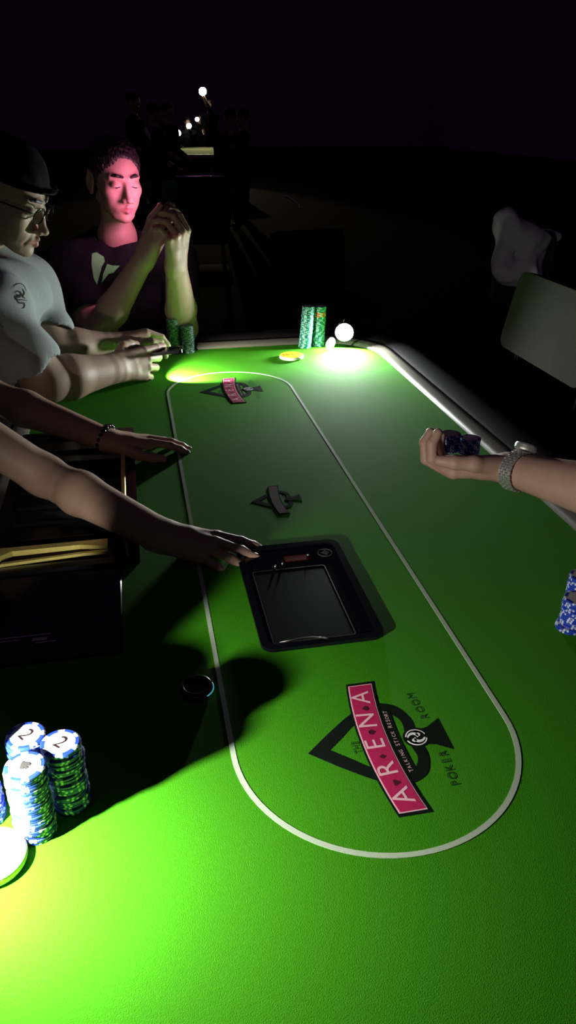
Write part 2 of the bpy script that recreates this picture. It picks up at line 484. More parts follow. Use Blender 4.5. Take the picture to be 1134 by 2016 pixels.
def make_logo(cy, sc, full=True, dim=False):
    T = lambda x, y: (x*sc, cy + y*sc)
    out_ = smooth_poly([(-.0805, 0), (-.049, .0275), (-.018, .0515), (.004, .063), (.0235, .0635), (.0415, .0535), (.051, .0325), (.051, .014), (.046, .004)])
    in_ = smooth_poly([(-.0555, 0), (-.037, .016), (-.017, .034), (.006, .047), (.0215, .0490), (.032, .042), (.039, .029), (.0375, .013), (.036, .004)])
    b = bmesh.new()
    for sg in (1, -1):
        I = [T(x, y*sg) for x, y in in_]; O = [T(x, y*sg) for x, y in out_]
        strip(b, I, O, TZ-.0004, TZ+.0004, closed=False)
    bmesh.ops.recalc_face_normals(b, faces=b.faces)
    logo = obj('spade_logo', b, INK, table)
    # tail and medallion disc
    tail = [(.058, .0125), (.0665, .0145), (.0832, .0252), (.0825, -.0252), (.0665, -.0145), (.058, -.0125)]
    disc = [(.0475+.0155*math.cos(a), .0155*math.sin(a)) for a in np.linspace(0, 2*math.pi, 33)[:-1]]
    flat('tail', [tail], .0005, INK, logo, T); flat('medallion', [disc], .0006, INK, logo, T)
    # banner
    def band(y0, y1, d0, d1, n=16):
        ys = np.linspace(y0, y1, n+1)
        return [(banner_x(y)+d0, y) for y in ys] + [(banner_x(y)+d1, y) for y in ys[::-1]]
    flat('banner_edge', [band(-.1045, .1045, 0, .0358)], .0007, INK, logo, T)
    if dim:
        flat('banner', [band(-.0985, .0985, .0035, .0322)], .0009, MAROON, logo, T)  # banner of the shadowed logo, its darkness put into the ink colour
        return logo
    flat('banner_border', [band(-.1005, .1005, .0025, .0332)], .0009, PALEINK, logo, T)
    flat('banner', [band(-.0990, .0990, .0040, .0318)], .0011, PINK, logo, T)
    for ch, y in zip('ARENA', (-.079, -.040, -.0015, .0375, .0775)):
        sl = .0200*y/.104**2
        print_text(ch, .0325, (banner_x(y)+.0172, y), math.pi/2 - sl, PALEINK, logo, T, sc, 'letter', .0013, 1.05)
    # suits between the letters
    def suit(k, y):
        x0 = banner_x(y)+.0185; s_ = .0042
        if k == 0: P = [(x0-s_, y), (x0, y+s_*.8), (x0+s_, y), (x0, y-s_*.8)]
        elif k == 1: P = [(x0+s_, y), (x0-.2*s_, y+s_), (x0-s_, y+.6*s_), (x0-.5*s_, y), (x0-s_, y-.6*s_), (x0-.2*s_, y-s_)]
        elif k == 2: P = [(x0-s_, y), (x0+.1*s_, y+s_), (x0+.7*s_, y+.7*s_), (x0+.5*s_, y+.15*s_), (x0+s_, y+.4*s_), (x0+s_, y-.4*s_), (x0+.5*s_, y-.15*s_), (x0+.7*s_, y-.7*s_), (x0+.1*s_, y-s_)]
        else: P = [(x0+.9*s_*math.cos(a)*(1+.25*math.cos(3*a)), y+.9*s_*math.sin(a)*(1+.25*math.cos(3*a))) for a in np.linspace(0, 2*math.pi, 19)[:-1]]
        flat('suit_mark', [P], .0013, MAROON, logo, T)
    for k, y in zip((3, 0, 1, 2), (-.0605, -.0215, .0175, .0575)): suit(k, y)
    # ribbon with small lettering
    flat('ribbon_edge', [band(-.0535, .0535, .0362, .0475)], .0005, INK, logo, T)
    for ch, y in zip('TALKING STICK RESORT', np.linspace(-.0470, .0470, 20)):
        if ch != ' ': print_text(ch, .0072 if ch in 'TSR' else .0062, (banner_x(y)+.0415, y), math.pi/2 - .02*y/.104**2, PALEINK, logo, T, sc, 'letter', .0010, 1.0)
    print_text('THE', .0115, (-.0245, -.002), math.pi/2, DARKGREENINK, logo, T, sc, 'lettering', .0006, .9)
    for wd, ys in (('POKER', np.linspace(-.073, -.030, 5)), ('ROOM', np.linspace(.031, .069, 4))):
        for ch, y in zip(wd, ys):
            print_text(ch, .0135, (.0672 - .0015*(abs(y)-.05)/.02, y), math.pi/2 - y*1.2, DARKGREENINK, logo, T, sc, 'letter', .0006, 1.05)
    # swirl emblem
    ring = lambda r0, r1, a0, a1, n=20: [(.0475+r1*math.cos(a), r1*math.sin(a)) for a in np.linspace(a0, a1, n)] + [(.0475+r0*math.cos(a), r0*math.sin(a)) for a in np.linspace(a1, a0, n)]
    E_ = [ring(.0112, .0126, .3, 2.9), ring(.0112, .0126, 3.44, 6.04)]
    for ph in (0, math.pi):
        aa = np.linspace(0, 3.0, 18); rr = np.linspace(.0012, .0098, 18); wd_ = .0012+.0030*np.sin(np.linspace(.1, 3.0, 18))
        o1 = [(.0475+(r+q)*math.cos(a+ph), (r+q)*math.sin(a+ph)) for a, r, q in zip(aa, rr, wd_*.5)]
        i1 = [(.0475+(r-q)*math.cos(a+ph), (r-q)*math.sin(a+ph)) for a, r, q in zip(aa, rr, wd_*.5)]
        E_.append(o1 + i1[::-1])
        E_.append([(.0475+.0052*math.cos(ph+4.0)+.0028*math.cos(a), .0052*math.sin(ph+4.0)+.0028*math.sin(a)) for a in np.linspace(0, 2*math.pi, 13)[:-1]])
    flat('emblem', E_, .0009, WHITEINK, logo, T)
    return logo
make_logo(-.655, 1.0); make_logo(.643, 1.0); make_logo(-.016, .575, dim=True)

# ================================================================== CARD SHUFFLER
sh = thing('card_shuffler', (-.0145, -.329, TZ), 'black glossy card shuffler set into the felt beside the dealer\'s hand', 'shuffler')
bm = bmesh.new()
strip(bm, rrect(-.0145, -.329, .0755, .1275, .010, 6), rrect(-.0145, -.329, .0865, .1385, .018, 6), TZ-.02, TZ+.0055)
obj('bezel', bm, BLACKGLOSS, sh)
bm = bmesh.new(); prism(bm, rrect(-.0145, -.329, .0757, .1277, .010, 6), TZ-.02, TZ+.0025); obj('deck_plate', bm, BLACKGLOSS, sh)
bm = bmesh.new(); strip(bm, rrect(-.0255, -.360, .0570, .0930, .004, 4), rrect(-.0255, -.360, .0585, .0945, .005, 4), TZ+.002, TZ+.0036); obj('lid_edge', bm, mat('dim_metal', (.10, .095, .095), .35, metal=1), sh)
bm = bmesh.new(); prism(bm, rrect(-.0255, -.360, .0565, .0925, .004, 4), TZ+.002, TZ+.0032); obj('lid', bm, mat('shuffler_lid', (.002, .002, .003), .3, spec=.06), sh)
bm = bmesh.new(); box(bm, (-.026, -.245, TZ+.002), (.012, -.229, TZ+.0040)); obj('display', bm, mat('red_display', (.02, .002, .003), .25, emit=(1, .05, .06), estr=.012), sh)
bm = bmesh.new(); cc = (.043, -.228)
strip(bm, [(cc[0]+.0108*math.cos(a), cc[1]+.0108*math.sin(a)) for a in np.linspace(0, 2*math.pi, 29)[:-1]], [(cc[0]+.0125*math.cos(a), cc[1]+.0125*math.sin(a)) for a in np.linspace(0, 2*math.pi, 29)[:-1]], TZ+.002, TZ+.0032)
for k in range(5): box(bm, (cc[0]-.007+.003*abs(k-2), cc[1]-.0065+.003*k, TZ+.002), (cc[0]+.007-.002*abs(k-2), cc[1]-.0052+.003*k, TZ+.0031))
obj('badge', bm, mat('grey_badge', (.07, .07, .075), .5), sh)
for x, y in ((-.032, -.250), (.014, -.232), (-.045, -.256)):  # small chrome studs added to stand in for glints
    bm = bmesh.new(); lathe(bm, [(0, TZ+.002), (.0022, TZ+.002), (.0022, TZ+.0045), (.0012, TZ+.0055), (0, TZ+.0057)], 12, Matrix.Translation((x, y, 0))); obj('button', bm, CHROME, sh, True)
bm = bmesh.new(); tube(bm, [(-.075, -.452, TZ+.004), (-.05, -.4505, TZ+.005), (-.03, -.452, TZ+.006), (-.012, -.457, TZ+.006), (-.008, -.461, TZ+.005)], .0011, 6); obj('pull_wire', bm, mat('dim_metal', (0, 0, 0)), sh)

# ================================================================== DEALER'S CHIP TRAY
tr = thing('chip_tray', (-.385, .1, TZ), 'black dealer chip tray with brass edges at the left side of the table', 'chip tray')
bm = bmesh.new(); strip(bm, rrect(-.377, .095, .100, .282, .008, 4), rrect(-.377, .095, .122, .300, .012, 4), TZ-.02, TZ+.010); obj('tray_rim', bm, BLACKMATT, tr)
bm = bmesh.new(); prism(bm, rrect(-.377, .095, .101, .283, .008, 4), TZ-.02, TZ+.001); obj('tray_floor', bm, BLACKMATT, tr)
for k in range(7):
    y = -.10 + .065*k
    bm = bmesh.new(); rbox(bm, (-.47, y-.0025, TZ), (-.285, y+.0025, TZ+.008), .001, 1); obj('divider', bm, BLACKMATT, tr)
bm = bmesh.new(); rbox(bm, (-.2825, -.12, TZ+.009), (-.2745, .335, TZ+.019), .0015, 1); obj('side_bar', bm, BRASS, tr)
bm = bmesh.new(); prism(bm, [(-.2815, -.132), (-.2725, -.132), (-.2735, -.197)], TZ+.009, TZ+.013); obj('corner_clip', bm, STEEL, tr)
bm = bmesh.new()   # front pull: a broad brass lip with a trapezoid finger slot
P_out = [(-.56, -.142), (-.305, -.142), (-.305, -.167), (-.350, -.155), (-.455, -.1555), (-.478, -.172), (-.56, -.172)]
prism(bm, P_out, TZ+.010, TZ+.020)
obj('front_lip', bm, BRASS, tr)
bm = bmesh.new(); prism(bm, [(-.472, -.186), (-.345, -.175), (-.305, -.1755), (-.305, -.169), (-.345, -.1695), (-.468, -.1795)], TZ+.010, TZ+.015); obj('front_bar', bm, BRASS, tr)
sl = thing('drop_slot_plate', (-.43, -.37, TZ), 'glossy black plate with thin bright metal strips near the table\'s left edge', 'drop slot')
bm = bmesh.new(); rbox(bm, (-.486, -.43, TZ-.004), (-.285, -.208, TZ+.004), .002, 1); obj('plate', bm, BLACKGLOSS, sl)
for (x0, x1, y, wd) in ((-.482, -.380, -.373, .0010), (-.458, -.420, -.380, .0010), (-.405, -.385, -.383, .0030), (-.400, -.372, -.391, .0010), (-.482, -.450, -.398, .0012)):  # reflections on the glossy surface, shaped as chrome strips
    bm = bmesh.new(); rbox(bm, (x0, y-wd, TZ+.0035), (x1, y+wd, TZ+.0062), .0006, 1); obj('glint_strip', bm, CHROME, sl)
bd = thing('glint_band', tuple(at(400, 1362, z=TZ)), 'small added black band carrying a thin cyan glint in the shadow', 'added band')
bm = bmesh.new(); c0 = at(388, 1362, z=TZ); lathe(bm, [(.016, 0), (.0195, .001), (.0205, .006), (.0195, .011), (.016, .012), (.0155, .006), (.016, 0)], 40, Matrix.Translation(V(c0))); obj('strap', bm, BLACKMATT, bd, True)
bm = bmesh.new(); tube(bm, [c0 + np.array([.0206*math.cos(a), .0206*math.sin(a), .006]) for a in np.linspace(-1.0, .35, 9)], .0009, 6); obj('glint_arc', bm, mat('cyan_glint', (.05, .3, .4), .4, emit=(.12, .62, .85), estr=.45), bd)  # glowing arc on the added band imitates a cyan glint

# ================================================================== CHIPS
def chip_mesh(name, body, spot, inlay):
    bmx = bmesh.new(); n = 48; r = .0195; h = .0033
    prof = [(0, 0), (.0142, 0), (.0182, 0), (r, .0006), (r, h-.0006), (.0182, h), (.0142, h), (0, h)]
    rings = []
    for rr, z in prof:
        rings.append([bmx.verts.new((0, 0, z))] if rr == 0 else [bmx.verts.new((rr*math.cos(2*math.pi*k/n), rr*math.sin(2*math.pi*k/n), z)) for k in range(n)])
    for i in range(7):
        A, B = rings[i], rings[i+1]
        for k in range(n):
            j = (k+1) % n
            if len(A) == 1: f = bmx.faces.new((A[0], B[j], B[k]))
            elif len(B) == 1: f = bmx.faces.new((A[k], A[j], B[0]))
            else: f = bmx.faces.new((A[k], A[j], B[j], B[k]))
            f.material_index = 2 if i in (0, 6) else (1 if (k % 8) in (0, 2) or ((k % 8) == 1 and i != 3) else 0)
    me = bpy.data.meshes.new(name); bmx.to_mesh(me); bmx.free()
    for m in (body, spot, inlay): me.materials.append(m)
    return me
BLUE = mat('chip_blue', (.010, .036, .34), .45, noise=.1, nscale=200)
SPOT = mat('chip_white', (.46, .51, .64), .45)
INLAY = mat('chip_inlay', (.62, .60, .58), .45)
GREENC = mat('chip_green', (.010, .15, .14), .45, noise=.1, nscale=200)
PALEG = mat('chip_pale_green', (.42, .72, .58), .45)
ORANGE = mat('chip_orange', (.65, .13, .04), .45)
DIMC = mat('chip_dim_green', (.02, .075, .05), .45)  # green chips in dim light, the dimness put into body and spot colours
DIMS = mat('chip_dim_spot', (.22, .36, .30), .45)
CH_B = chip_mesh('blue_chip', BLUE, SPOT, INLAY)
CH_G = chip_mesh('green_chip', GREENC, PALEG, PALEG)
CH_O = chip_mesh('orange_chip', ORANGE, PALEG, INLAY)
CH_D = chip_mesh('dimmed_green_chip', DIMC, DIMS, DIMS)
CHIPH = .0034
def stack(xy, n, z, mesh, label, group, jit=.0007, lean=(0, 0), top_label=None, odd=None, odd_mesh=None, odd_label=None, tilt=None):
    tops = None
    for i in range(n):
        isodd = odd is not None and i in odd
        o = bpy.data.objects.new('poker_chip', odd_mesh if isodd else mesh); COL.objects.link(o)
        dx, dy = rng.normal(0, jit, 2)
        o.location = (xy[0]+lean[0]*i/n+dx, xy[1]+lean[1]*i/n+dy, z+i*CHIPH)
        o.rotation_euler = (0, 0, rng.uniform(0, 6.28))
        lb = odd_label if isodd else label
        if i == n-1 and top_label: lb = top_label
        tag(o, lb, 'poker chip', group); tops = o
    return tops
def inlay(o, ch, ang, spade=False):
    """the printed centre of a chip that lies on top"""
    x, y, z = o.location
    b = bmesh.new()
    if spade:
        s_ = .0065; prism(b, [(p[0]*s_, p[1]*s_) for p in [(0, 1.0), (.75, .1), (.8, -.3), (.45, -.5), (.12, -.25), (.3, -.8), (-.3, -.8), (-.12, -.25), (-.45, -.5), (-.8, -.3), (-.75, .1)]], 0, .0003)
        me = bpy.data.meshes.new('emblem'); b.to_mesh(me); b.free(); mm = mat('grey_print', (.03, .03, .03), .5); nm = 'spade_emblem'
    else:
        b.free(); me = text_mesh(ch, .022); mm = mat('maroon_numeral', (.012, .004, .006), .5); nm = 'numeral'
    me.transform(Matrix.Translation((x, y, z+.0035)) @ Matrix.Rotation(ang, 4, 'Z'))
    p = obj(nm, me, mm, o)
    b = bmesh.new(); strip(b, [(x+.0140*math.cos(a), y+.0140*math.sin(a)) for a in np.linspace(0, 6.2832, 41)[:-1]], [(x+.0150*math.cos(a), y+.0150*math.sin(a)) for a in np.linspace(0, 6.2832, 41)[:-1]], z+.003, z+.00345)
    obj('inlay_ring', b, mat('pale_blue_ring', (.35, .55, .85), .4), o)
def xyz(px, py, z): p = at(px, py, z=z); return (p[0], p[1])
NG = 'blue chips in the near left cluster'
s1 = stack(xyz(47, 1507, .8385), 26, TZ, CH_B, 'blue and white chip in the frontmost stack of the near left cluster', NG, .0009, top_label='chip with a grey spade emblem topping the frontmost near left stack'); inlay(s1, '', .5, True)
s2 = stack(xyz(120, 1461, .835), 25, TZ, CH_B, 'blue and white chip in the right-hand stack of the near left cluster', NG, .0012, top_label='chip marked 2 topping the right-hand stack of the near left cluster'); inlay(s2, '2', -.75)
s3 = stack(xyz(50, 1447, .835), 25, TZ, CH_B, 'blue and white chip in the rear stack of the near left cluster', NG, .0008, top_label='chip marked 2 topping the rear stack of the near left cluster'); inlay(s3, '2', -.95)
stack((-.4225, -.6765), 38, TZ, CH_B, 'blue and white chip in the tall stack cut by the left frame edge', NG, .0008)
stack((-.4625, -.6820), 32, TZ, CH_B, 'blue and white chip in the unseen stack added outside the left frame edge', NG, .0008)  # unseen stack added to block light from the near phone
RG = 'blue chips at the right table edge'
p = xyz(1139, 1176, .798)
stack((p[0]-.006, p[1]-.002), 2, TZ, CH_B, 'blue chip jutting out at the foot of the front right stack', RG, .0006)
stack(p, 12, TZ+2*CHIPH, CH_B, 'blue and white chip in the front stack at the right frame edge', RG, .0006)
stack(xyz(1150, 1130, .803), 15, TZ, CH_B, 'blue and white chip in the rear stack at the right frame edge', RG, .0006)
AG = 'green chips beside the glaring lamp'
stack((.283, 1.020), 37, TZ, CH_G, 'teal green chip in the left stack beside the glaring lamp', AG, .0006, (.012, .004))
stack((.327, 1.030), 36, TZ, CH_G, 'teal green chip in the right stack beside the glaring lamp', AG, .0006, (.006, .002), odd=range(27, 31), odd_mesh=CH_O, odd_label='orange chip among the teal chips of the right stack beside the lamp')
YG = 'dimmed green chips before the young man'
stack((-.120, 1.045), 30, TZ, CH_D, 'dimmed green chip in the taller stack before the man in black', YG, .0008)
stack((-.078, 1.035), 24, TZ, CH_D, 'dimmed green chip in the shorter stack before the man in black', YG, .0008)

# buttons on the felt
hl = thing('game_button', tuple(at(574, 700, z=TZ)), 'round yellow button lettered HI-LO lying on the far felt', 'button')
hp = at(574, 698, z=TZ+.010); Mh = Matrix.Translation((hp[0], hp[1], TZ))
bm = bmesh.new(); lathe(bm, [(0, .0), (.034, .0), (.0365, .002), (.0365, .007), (.0350, .009), (0, .009)], 48, Mh); obj('rim', bm, mat('white_plastic', (.75, .75, .72), .35), hl)
bm = bmesh.new(); lathe(bm, [(0, .0088), (.0338, .0088), (.0334, .0100), (0, .0103)], 48, Mh); obj('face', bm, mat('yellow_plastic', (.80, .52, .02), .4), hl)
me = text_mesh('HI-LO', .021); me.transform(Matrix.Translation((hp[0], hp[1], TZ+.0107)) @ Matrix.Rotation(.05, 4, 'Z')); obj('lettering', me, mat('red_brown_ink', (.22, .03, .01), .5), hl)
dp = at(-16, 1683, z=TZ+.01)
db = thing('dealer_button', (dp[0], dp[1], TZ), 'large white round button lying in the hot light at the left frame edge', 'button')
bm = bmesh.new(); lathe(bm, [(0, 0), (.0305, 0), (.032, .003), (.032, .010), (.0305, .012), (0, .012)], 56, Matrix.Translation((dp[0], dp[1], TZ))); obj('disc', bm, MATS['white_plastic'], db)
bm = bmesh.new(); lathe(bm, [(.0316, .004), (.0324, .005), (.0324, .008), (.0316, .009)], 56, Matrix.Translation((dp[0], dp[1], TZ))); obj('rim_band', bm, BRASS, db)

# ================================================================== LAMPS ON THE TABLE
LA = np.array([.402, .995, .797])
la = thing('flashlight', (LA[0], LA[1], TZ), 'glaring white round flashlight propped at the far edge of the table', 'flashlight')
da = unit((-.32, -.94, -.05)); MA = M4(frame_z(da), LA)
bm = bmesh.new(); lathe(bm, [(0, -.10), (.013, -.10), (.0145, -.096), (.0145, -.040), (.018, -.030), (.0295, -.012), (.0305, .003), (.0285, .0045), (.0270, 0), (.0270, -.006), (0, -.006)], 32, MA); obj('housing', bm, BLACKMATT, la, True)
bm = bmesh.new(); lathe(bm, [(0, .003), (.014, .002), (.0268, -.001), (.0268, -.003), (0, -.004)], 32, MA); bmesh.ops.recalc_face_normals(bm, faces=bm.faces)
obj('lens', bm, mat('lamp_lens', (.8, .8, .8), .4, emit=(.93, 1, .96), estr=1950), la, True)
bm = bmesh.new(); rbox(bm, (-.02, -.006, -.045), (.02, .006, -.03), .002, 1, Matrix.Translation((LA[0]-da[0]*.03, LA[1]-da[1]*.03, LA[2]+.0165))); obj('stand', bm, BLACKMATT, la)
rc = bpy.data.objects.new('poker_chip', chip_mesh('pale_chip', mat('chip_mint', (.55, .85, .66), .4), INLAY, mat('chip_mint_centre', (.62, .88, .72), .4))); COL.objects.link(rc); tag(rc, 'pale green chip standing on its edge beside the glaring lamp', 'poker chip', AG)
rc.location = (.352, .975, TZ+.0193); rc.rotation_euler = (math.radians(97), 0, math.radians(30))

def phone(name, c, R, label, w_=.074, h_=.152, t_=.0085, screen=None, estr=0., led=True):
    """R columns: width, height, out of the BACK of the phone"""
    M = M4(Matrix(R.tolist()), c); t = thing(name, tuple(c), label, 'phone')
    b = bmesh.new(); prism(b, rrect(0, 0, w_/2, h_/2, .009, 5), -t_/2, t_/2, M); obj('case', b, BLACKMATT, t)
    b = bmesh.new(); prism(b, rrect(0, 0, w_/2-.003, h_/2-.004, .007, 5), -t_/2-.0004, -t_/2+.0004, M)
    bmesh.ops.recalc_face_normals(b, faces=b.faces)
    obj('screen', b, screen or BLACKGLOSS, t)
    b = bmesh.new(); prism(b, rrect(-w_/2+.017, h_/2-.022, .011, .016, .005, 4), t_/2, t_/2+.0014, M); obj('camera_bump', b, BLACKGLOSS, t)
    if led:
        b = bmesh.new(); lathe(b, [(0, 0), (.0035, 0), (.0035, .0008), (0, .0012)], 16, M @ Matrix.Translation((0, h_/2-.016, t_/2))); obj('flash', b, mat('flash_lens', (.9, .9, .8), .3, emit=(1, .98, .9), estr=40), t)
    return t
# phone leaning on the left rail, its flash lighting the near chips (just outside the frame)
LB = np.array([-.462, -.767, .881])
zb = unit((.80, .25, -.28)); xb = unit(np.cross((0, 0, 1), zb)); yb = np.cross(zb, xb)
phone('phone', LB - zb*.010 - yb*.060, np.stack([xb, yb, zb], 1), 'phone propped on the left rail with its flash shining over the near chips')
spot_light('phone_flash', LB, (-.27, -.69, .70), 25.5, .0045, (1, .97, .86), 175, 1.)

# ================================================================== PEOPLE
CR_ = np.array([math.cos(YAW), -math.sin(YAW), 0.])
def skin(name, col): return mat(name, col, .52, spec=.35, noise=.10, nscale=60, bump=.12, bscale=500)
def cloth(name, col, rough=.9): return mat(name, col, rough, spec=.15, noise=.12, nscale=90, bump=.25, bscale=700)
HAIR = mat('dark_hair', (.012, .008, .007), .6, noise=.4, nscale=120)
GREYHAIR = mat('grey_hair', (.14, .13, .12), .6, noise=.4, nscale=120)
LIPS = mat('lip_skin', (.42, .16, .14), .45)
def hair_body(c, R, s=1., style='short'):
    b = Body(); T = lambda x, y, z: c + R @ (np.array([x, y, z])*s/1000.)
    m = s/1000.
    b.ell(T(0, -17, 43), np.array((79, 96, 79))*m, R, .01)
    b.ell(T(0, 78, -6), np.array((57, 52, 76))*m, R, .012, True)
    b.ell(T(0, 66, -40), np.array((90, 62, 88))*m, R, .010, True)
    b.box(T(0, -20, -95), np.array((120, 130, 62))*m, R, .004, .015, True)
    for sx in (-1, 1):
        b.ell(T(sx*80, -10, -8), np.array((16, 26, 36))*m, R, .006, True)
        b.cap(T(sx*69, 14, 22), T(sx*69, 12, -14), 7*m, 4*m, .006)
    return b
def person(name, label, head, neck, sh, el, wr, hands, pelvis, fdir, skin_m, shirt_m, hair_m=HAIR, sleeve=.62, vox=.0026, cvox=.006, nails=True,
           trousers_m=None, legs='sit', girth=1., hat=None, head_kw={}, hs=1., armr=1., fold=.004, collar=.066, collar_h=.060, neck_r=.048, long_hair=False, bald=False, brows=True):
    """one figure: body (a single continuous skin mesh), hair, shirt, trousers"""
    base = thing(name, (float(pelvis[0]), float(pelvis[1]), 0), label, 'person')
    hc, hR = np.asarray(head[0], float), head[1]
    b = Body(); nb = Body() if nails else None
    add_head(b, hc, hR, hs, **head_kw)
    nk = np.asarray(neck, float); top = hc + hR @ (np.array([0, -16, -60])*hs/1000.)
    b.cap(top, nk, neck_r*hs, (neck_r+.006)*hs, .020)
    mid = (np.asarray(sh[0])+np.asarray(sh[1]))/2
    b.cap(nk, mid + (np.asarray(pelvis)-mid)*.3, .06, .08, .03)
    for i in (0, 1):
        b.cap(mid + (np.asarray(pelvis)-mid)*.12, sh[i], .06, .05, .03)
        lat = hands[i]['R'][:, 1] if hands[i] else (1, 0, 0)
        arm(b, np.asarray(sh[i]), np.asarray(el[i]), np.asarray(wr[i]), lat, armr, r_w=.024 if not hands[i] else hands[i].get('rw', .024))
        if hands[i]:
            h = hands[i]
            add_hand(b, wr[i], h['R'], h['flex'], h.get('spread', (6, 1, -5, -11)), h.get('thumb', ((.75, .65, -.25), (.95, .25, -.2), (1, .05, -.2))), h.get('s', 1.), nb, h.get('fat', 1.))
    me = b.mesh(vox)
    me.materials.append(skin_m); me.materials.append(LIPS)
    L = (poly_centres(me) - hc) @ hR / (hs/1000.)
    lip = (np.abs(L[:, 0]) < 21) & (L[:, 1] > 78) & (L[:, 2] < -62 - np.abs(L[:, 0])*.22) & (L[:, 2] > -82 + np.abs(L[:, 0])*.32)
    me.polygons.foreach_set('material_index', lip.astype(np.int32))
    bo = obj('body', me, None, base)
    if nails and nb.ops: obj('fingernails', nb.mesh(.0014), mat('nail', (.50, .34, .29), .35), base)
    T = lambda x, y, z: hc + hR @ (np.array([x, y, z])*hs/1000.)
    if hat is None and not bald:
        obj('hair', hair_body(hc, hR, hs).mesh(vox*1.2, wrinkle(.0022, 260, 3)), hair_m, base)
    if brows:
        eb = Body()
        for sx in (-1, 1):
            eb.cap(T(sx*14, 86.5, 21), T(sx*31, 80.0, 24), .0040, .0044, .003); eb.cap(T(sx*31, 80.0, 24), T(sx*49, 65, 19), .0044, .0024, .003)
        obj('eyebrows', eb.mesh(.0018, wrinkle(.0006, 900, 5)), hair_m, base)
        el_ = Body()
        for sx in (-1, 1): el_.cap(T(sx*19, 81.5, -7), T(sx*31, 84, -9.5), .0013, .0017, .001); el_.cap(T(sx*31, 84, -9.5), T(sx*44, 75.5, -7), .0017, .0011, .001)
        obj('eyelashes', el_.mesh(.0010), HAIR, base)
    # shirt
    c = Body(); pv = np.asarray(pelvis, float); g = girth
    c.cap(np.asarray(sh[0]) + (mid-np.asarray(sh[0]))*.28, np.asarray(sh[1]) + (mid-np.asarray(sh[1]))*.28, .080*g, .080*g, .03)
    ch = mid + (pv-mid)*.30; fd = unit(fdir)
    lat = unit(np.asarray(sh[1])-np.asarray(sh[0]))
    for sg in (-1, 1):
        c.cap(ch + lat*sg*.075*g + fd*.015, mid + (pv-mid)*.85 + lat*sg*.06*g + fd*.02*g, .112*g, .118*g, .04)
    c.cap(nk - (nk-mid)*.25, mid, .072, .085, .04)
    for i in (0, 1):
        s0, e0, w0 = np.asarray(sh[i], float), np.asarray(el[i], float), np.asarray(wr[i], float)
        c.cap(s0, s0 + (e0-s0)*min(1, sleeve), .066*g*armr, .061*armr, .03)
        if sleeve > 1: c.cap(e0, e0 + (w0-e0)*(sleeve-1), .056*armr, .036*armr, .02)
        else: c.ell(s0 + (e0-s0)*(sleeve+.26), (.075, .075, .075), None, .004, True)
    nd = unit(nk-mid)
    c.ell(nk + nd*.045 + fd*.026, (collar, collar, collar_h), np.array(frame_z(nd)), .012, True)
    so = obj('shirt', c.mesh(cvox, wrinkle(fold, 34, 11)), shirt_m, base)
    # trousers and shoes
    t = Body(); tm = trousers_m or cloth('dark_trousers', (.012, .012, .018))
    for sg in (-1, 1):
        hp_ = pv + lat*sg*.085
        if legs == 'sit':
            kn = hp_ + np.array([fd[0], fd[1], 0])*.40 + lat*sg*.03; kn[2] = pv[2]-.01; ft = kn + np.array([fd[0], fd[1], 0])*.02; ft[2] = .07
        else:
            kn = hp_.copy(); kn[2] = pv[2]*.52; ft = hp_.copy(); ft[2] = .07
        t.cap(hp_, kn, .088*g, .062, .03); t.cap(kn, ft, .062, .046, .03); t.cap(ft + (0, 0, -.03), ft + np.array([fd[0], fd[1], 0])*.16 + (0, 0, -.035), .038, .032, .02)
    obj('trousers', t.mesh(.012), tm, base)
    return base, bo, so
def cd_(r, u, t):
    """direction from camera-frame parts: right, up (world), toward the camera"""
    return CR_*r + np.array([0, 0, 1.])*u + np.array([-math.sin(YAW), -math.cos(YAW), 0])*t

TAN = skin('tan_skin', (.42, .26, .19)); PALE = skin('pale_skin', (.40, .27, .20)); BROWN = skin('brown_skin', (.40, .25, .18)); ROSY = skin('rosy_skin', (.40, .235, .185))
BLACKCLOTH = cloth('black_cotton', (.007, .007, .009)); GREYCLOTH = cloth('grey_cotton', (.34, .37, .38))

# ---- young man in black holding a phone, far left corner
hc = at(226, 352, d=2.27); hR = head_frame((.40, -.90, -.14), roll=.04)
elR = np.array([-.345, 1.105, .800]); elL = np.array([-.085, 1.125, .800])
wrR = at(287, 503, d=2.17); wrL = at(346, 517, d=2.13)
hRt = dict(R=HF(cd_(.42, .85, .1), cd_(-.55, .25, .75), cd_(-.3, .6, -.7)), flex=((30, 42, 22), (38, 50, 25), (45, 55, 28), (50, 55, 28)), s=1.02,
           thumb=((.75, .55, -.35), (.95, .2, -.3), (1, -.05, -.2)))
hLt = dict(R=HF(cd_(.18, .80, .30), cd_(.75, -.15, .62), cd_(-.4, .5, -.7)), flex=((58, 38, 18), (62, 40, 18), (66, 42, 18), (70, 40, 18)), s=.98,
           thumb=((.7, .5, -.5), (.9, .1, -.4), (1, -.1, -.3)), spread=(8, 3, -3, -8))
nk = np.array([hc[0]-.010, hc[1]+.050, hc[2]-.172])
ym, yb_, ys = person('person', 'young man in a black T-shirt staring down at the phone he holds, face lit pink', (hc, hR), nk,
    [np.array([-.435, 1.235, .975]), np.array([-.075, 1.345, .975])], [elR, elL], [wrR, wrL], [hRt, hLt], (-.33, 1.45, .50), (.28, -.95, 0),
    TAN, BLACKCLOTH, head_kw=dict(jaw=.88), hs=.97, sleeve=.6, collar=.072, collar_h=.090, neck_r=.041)
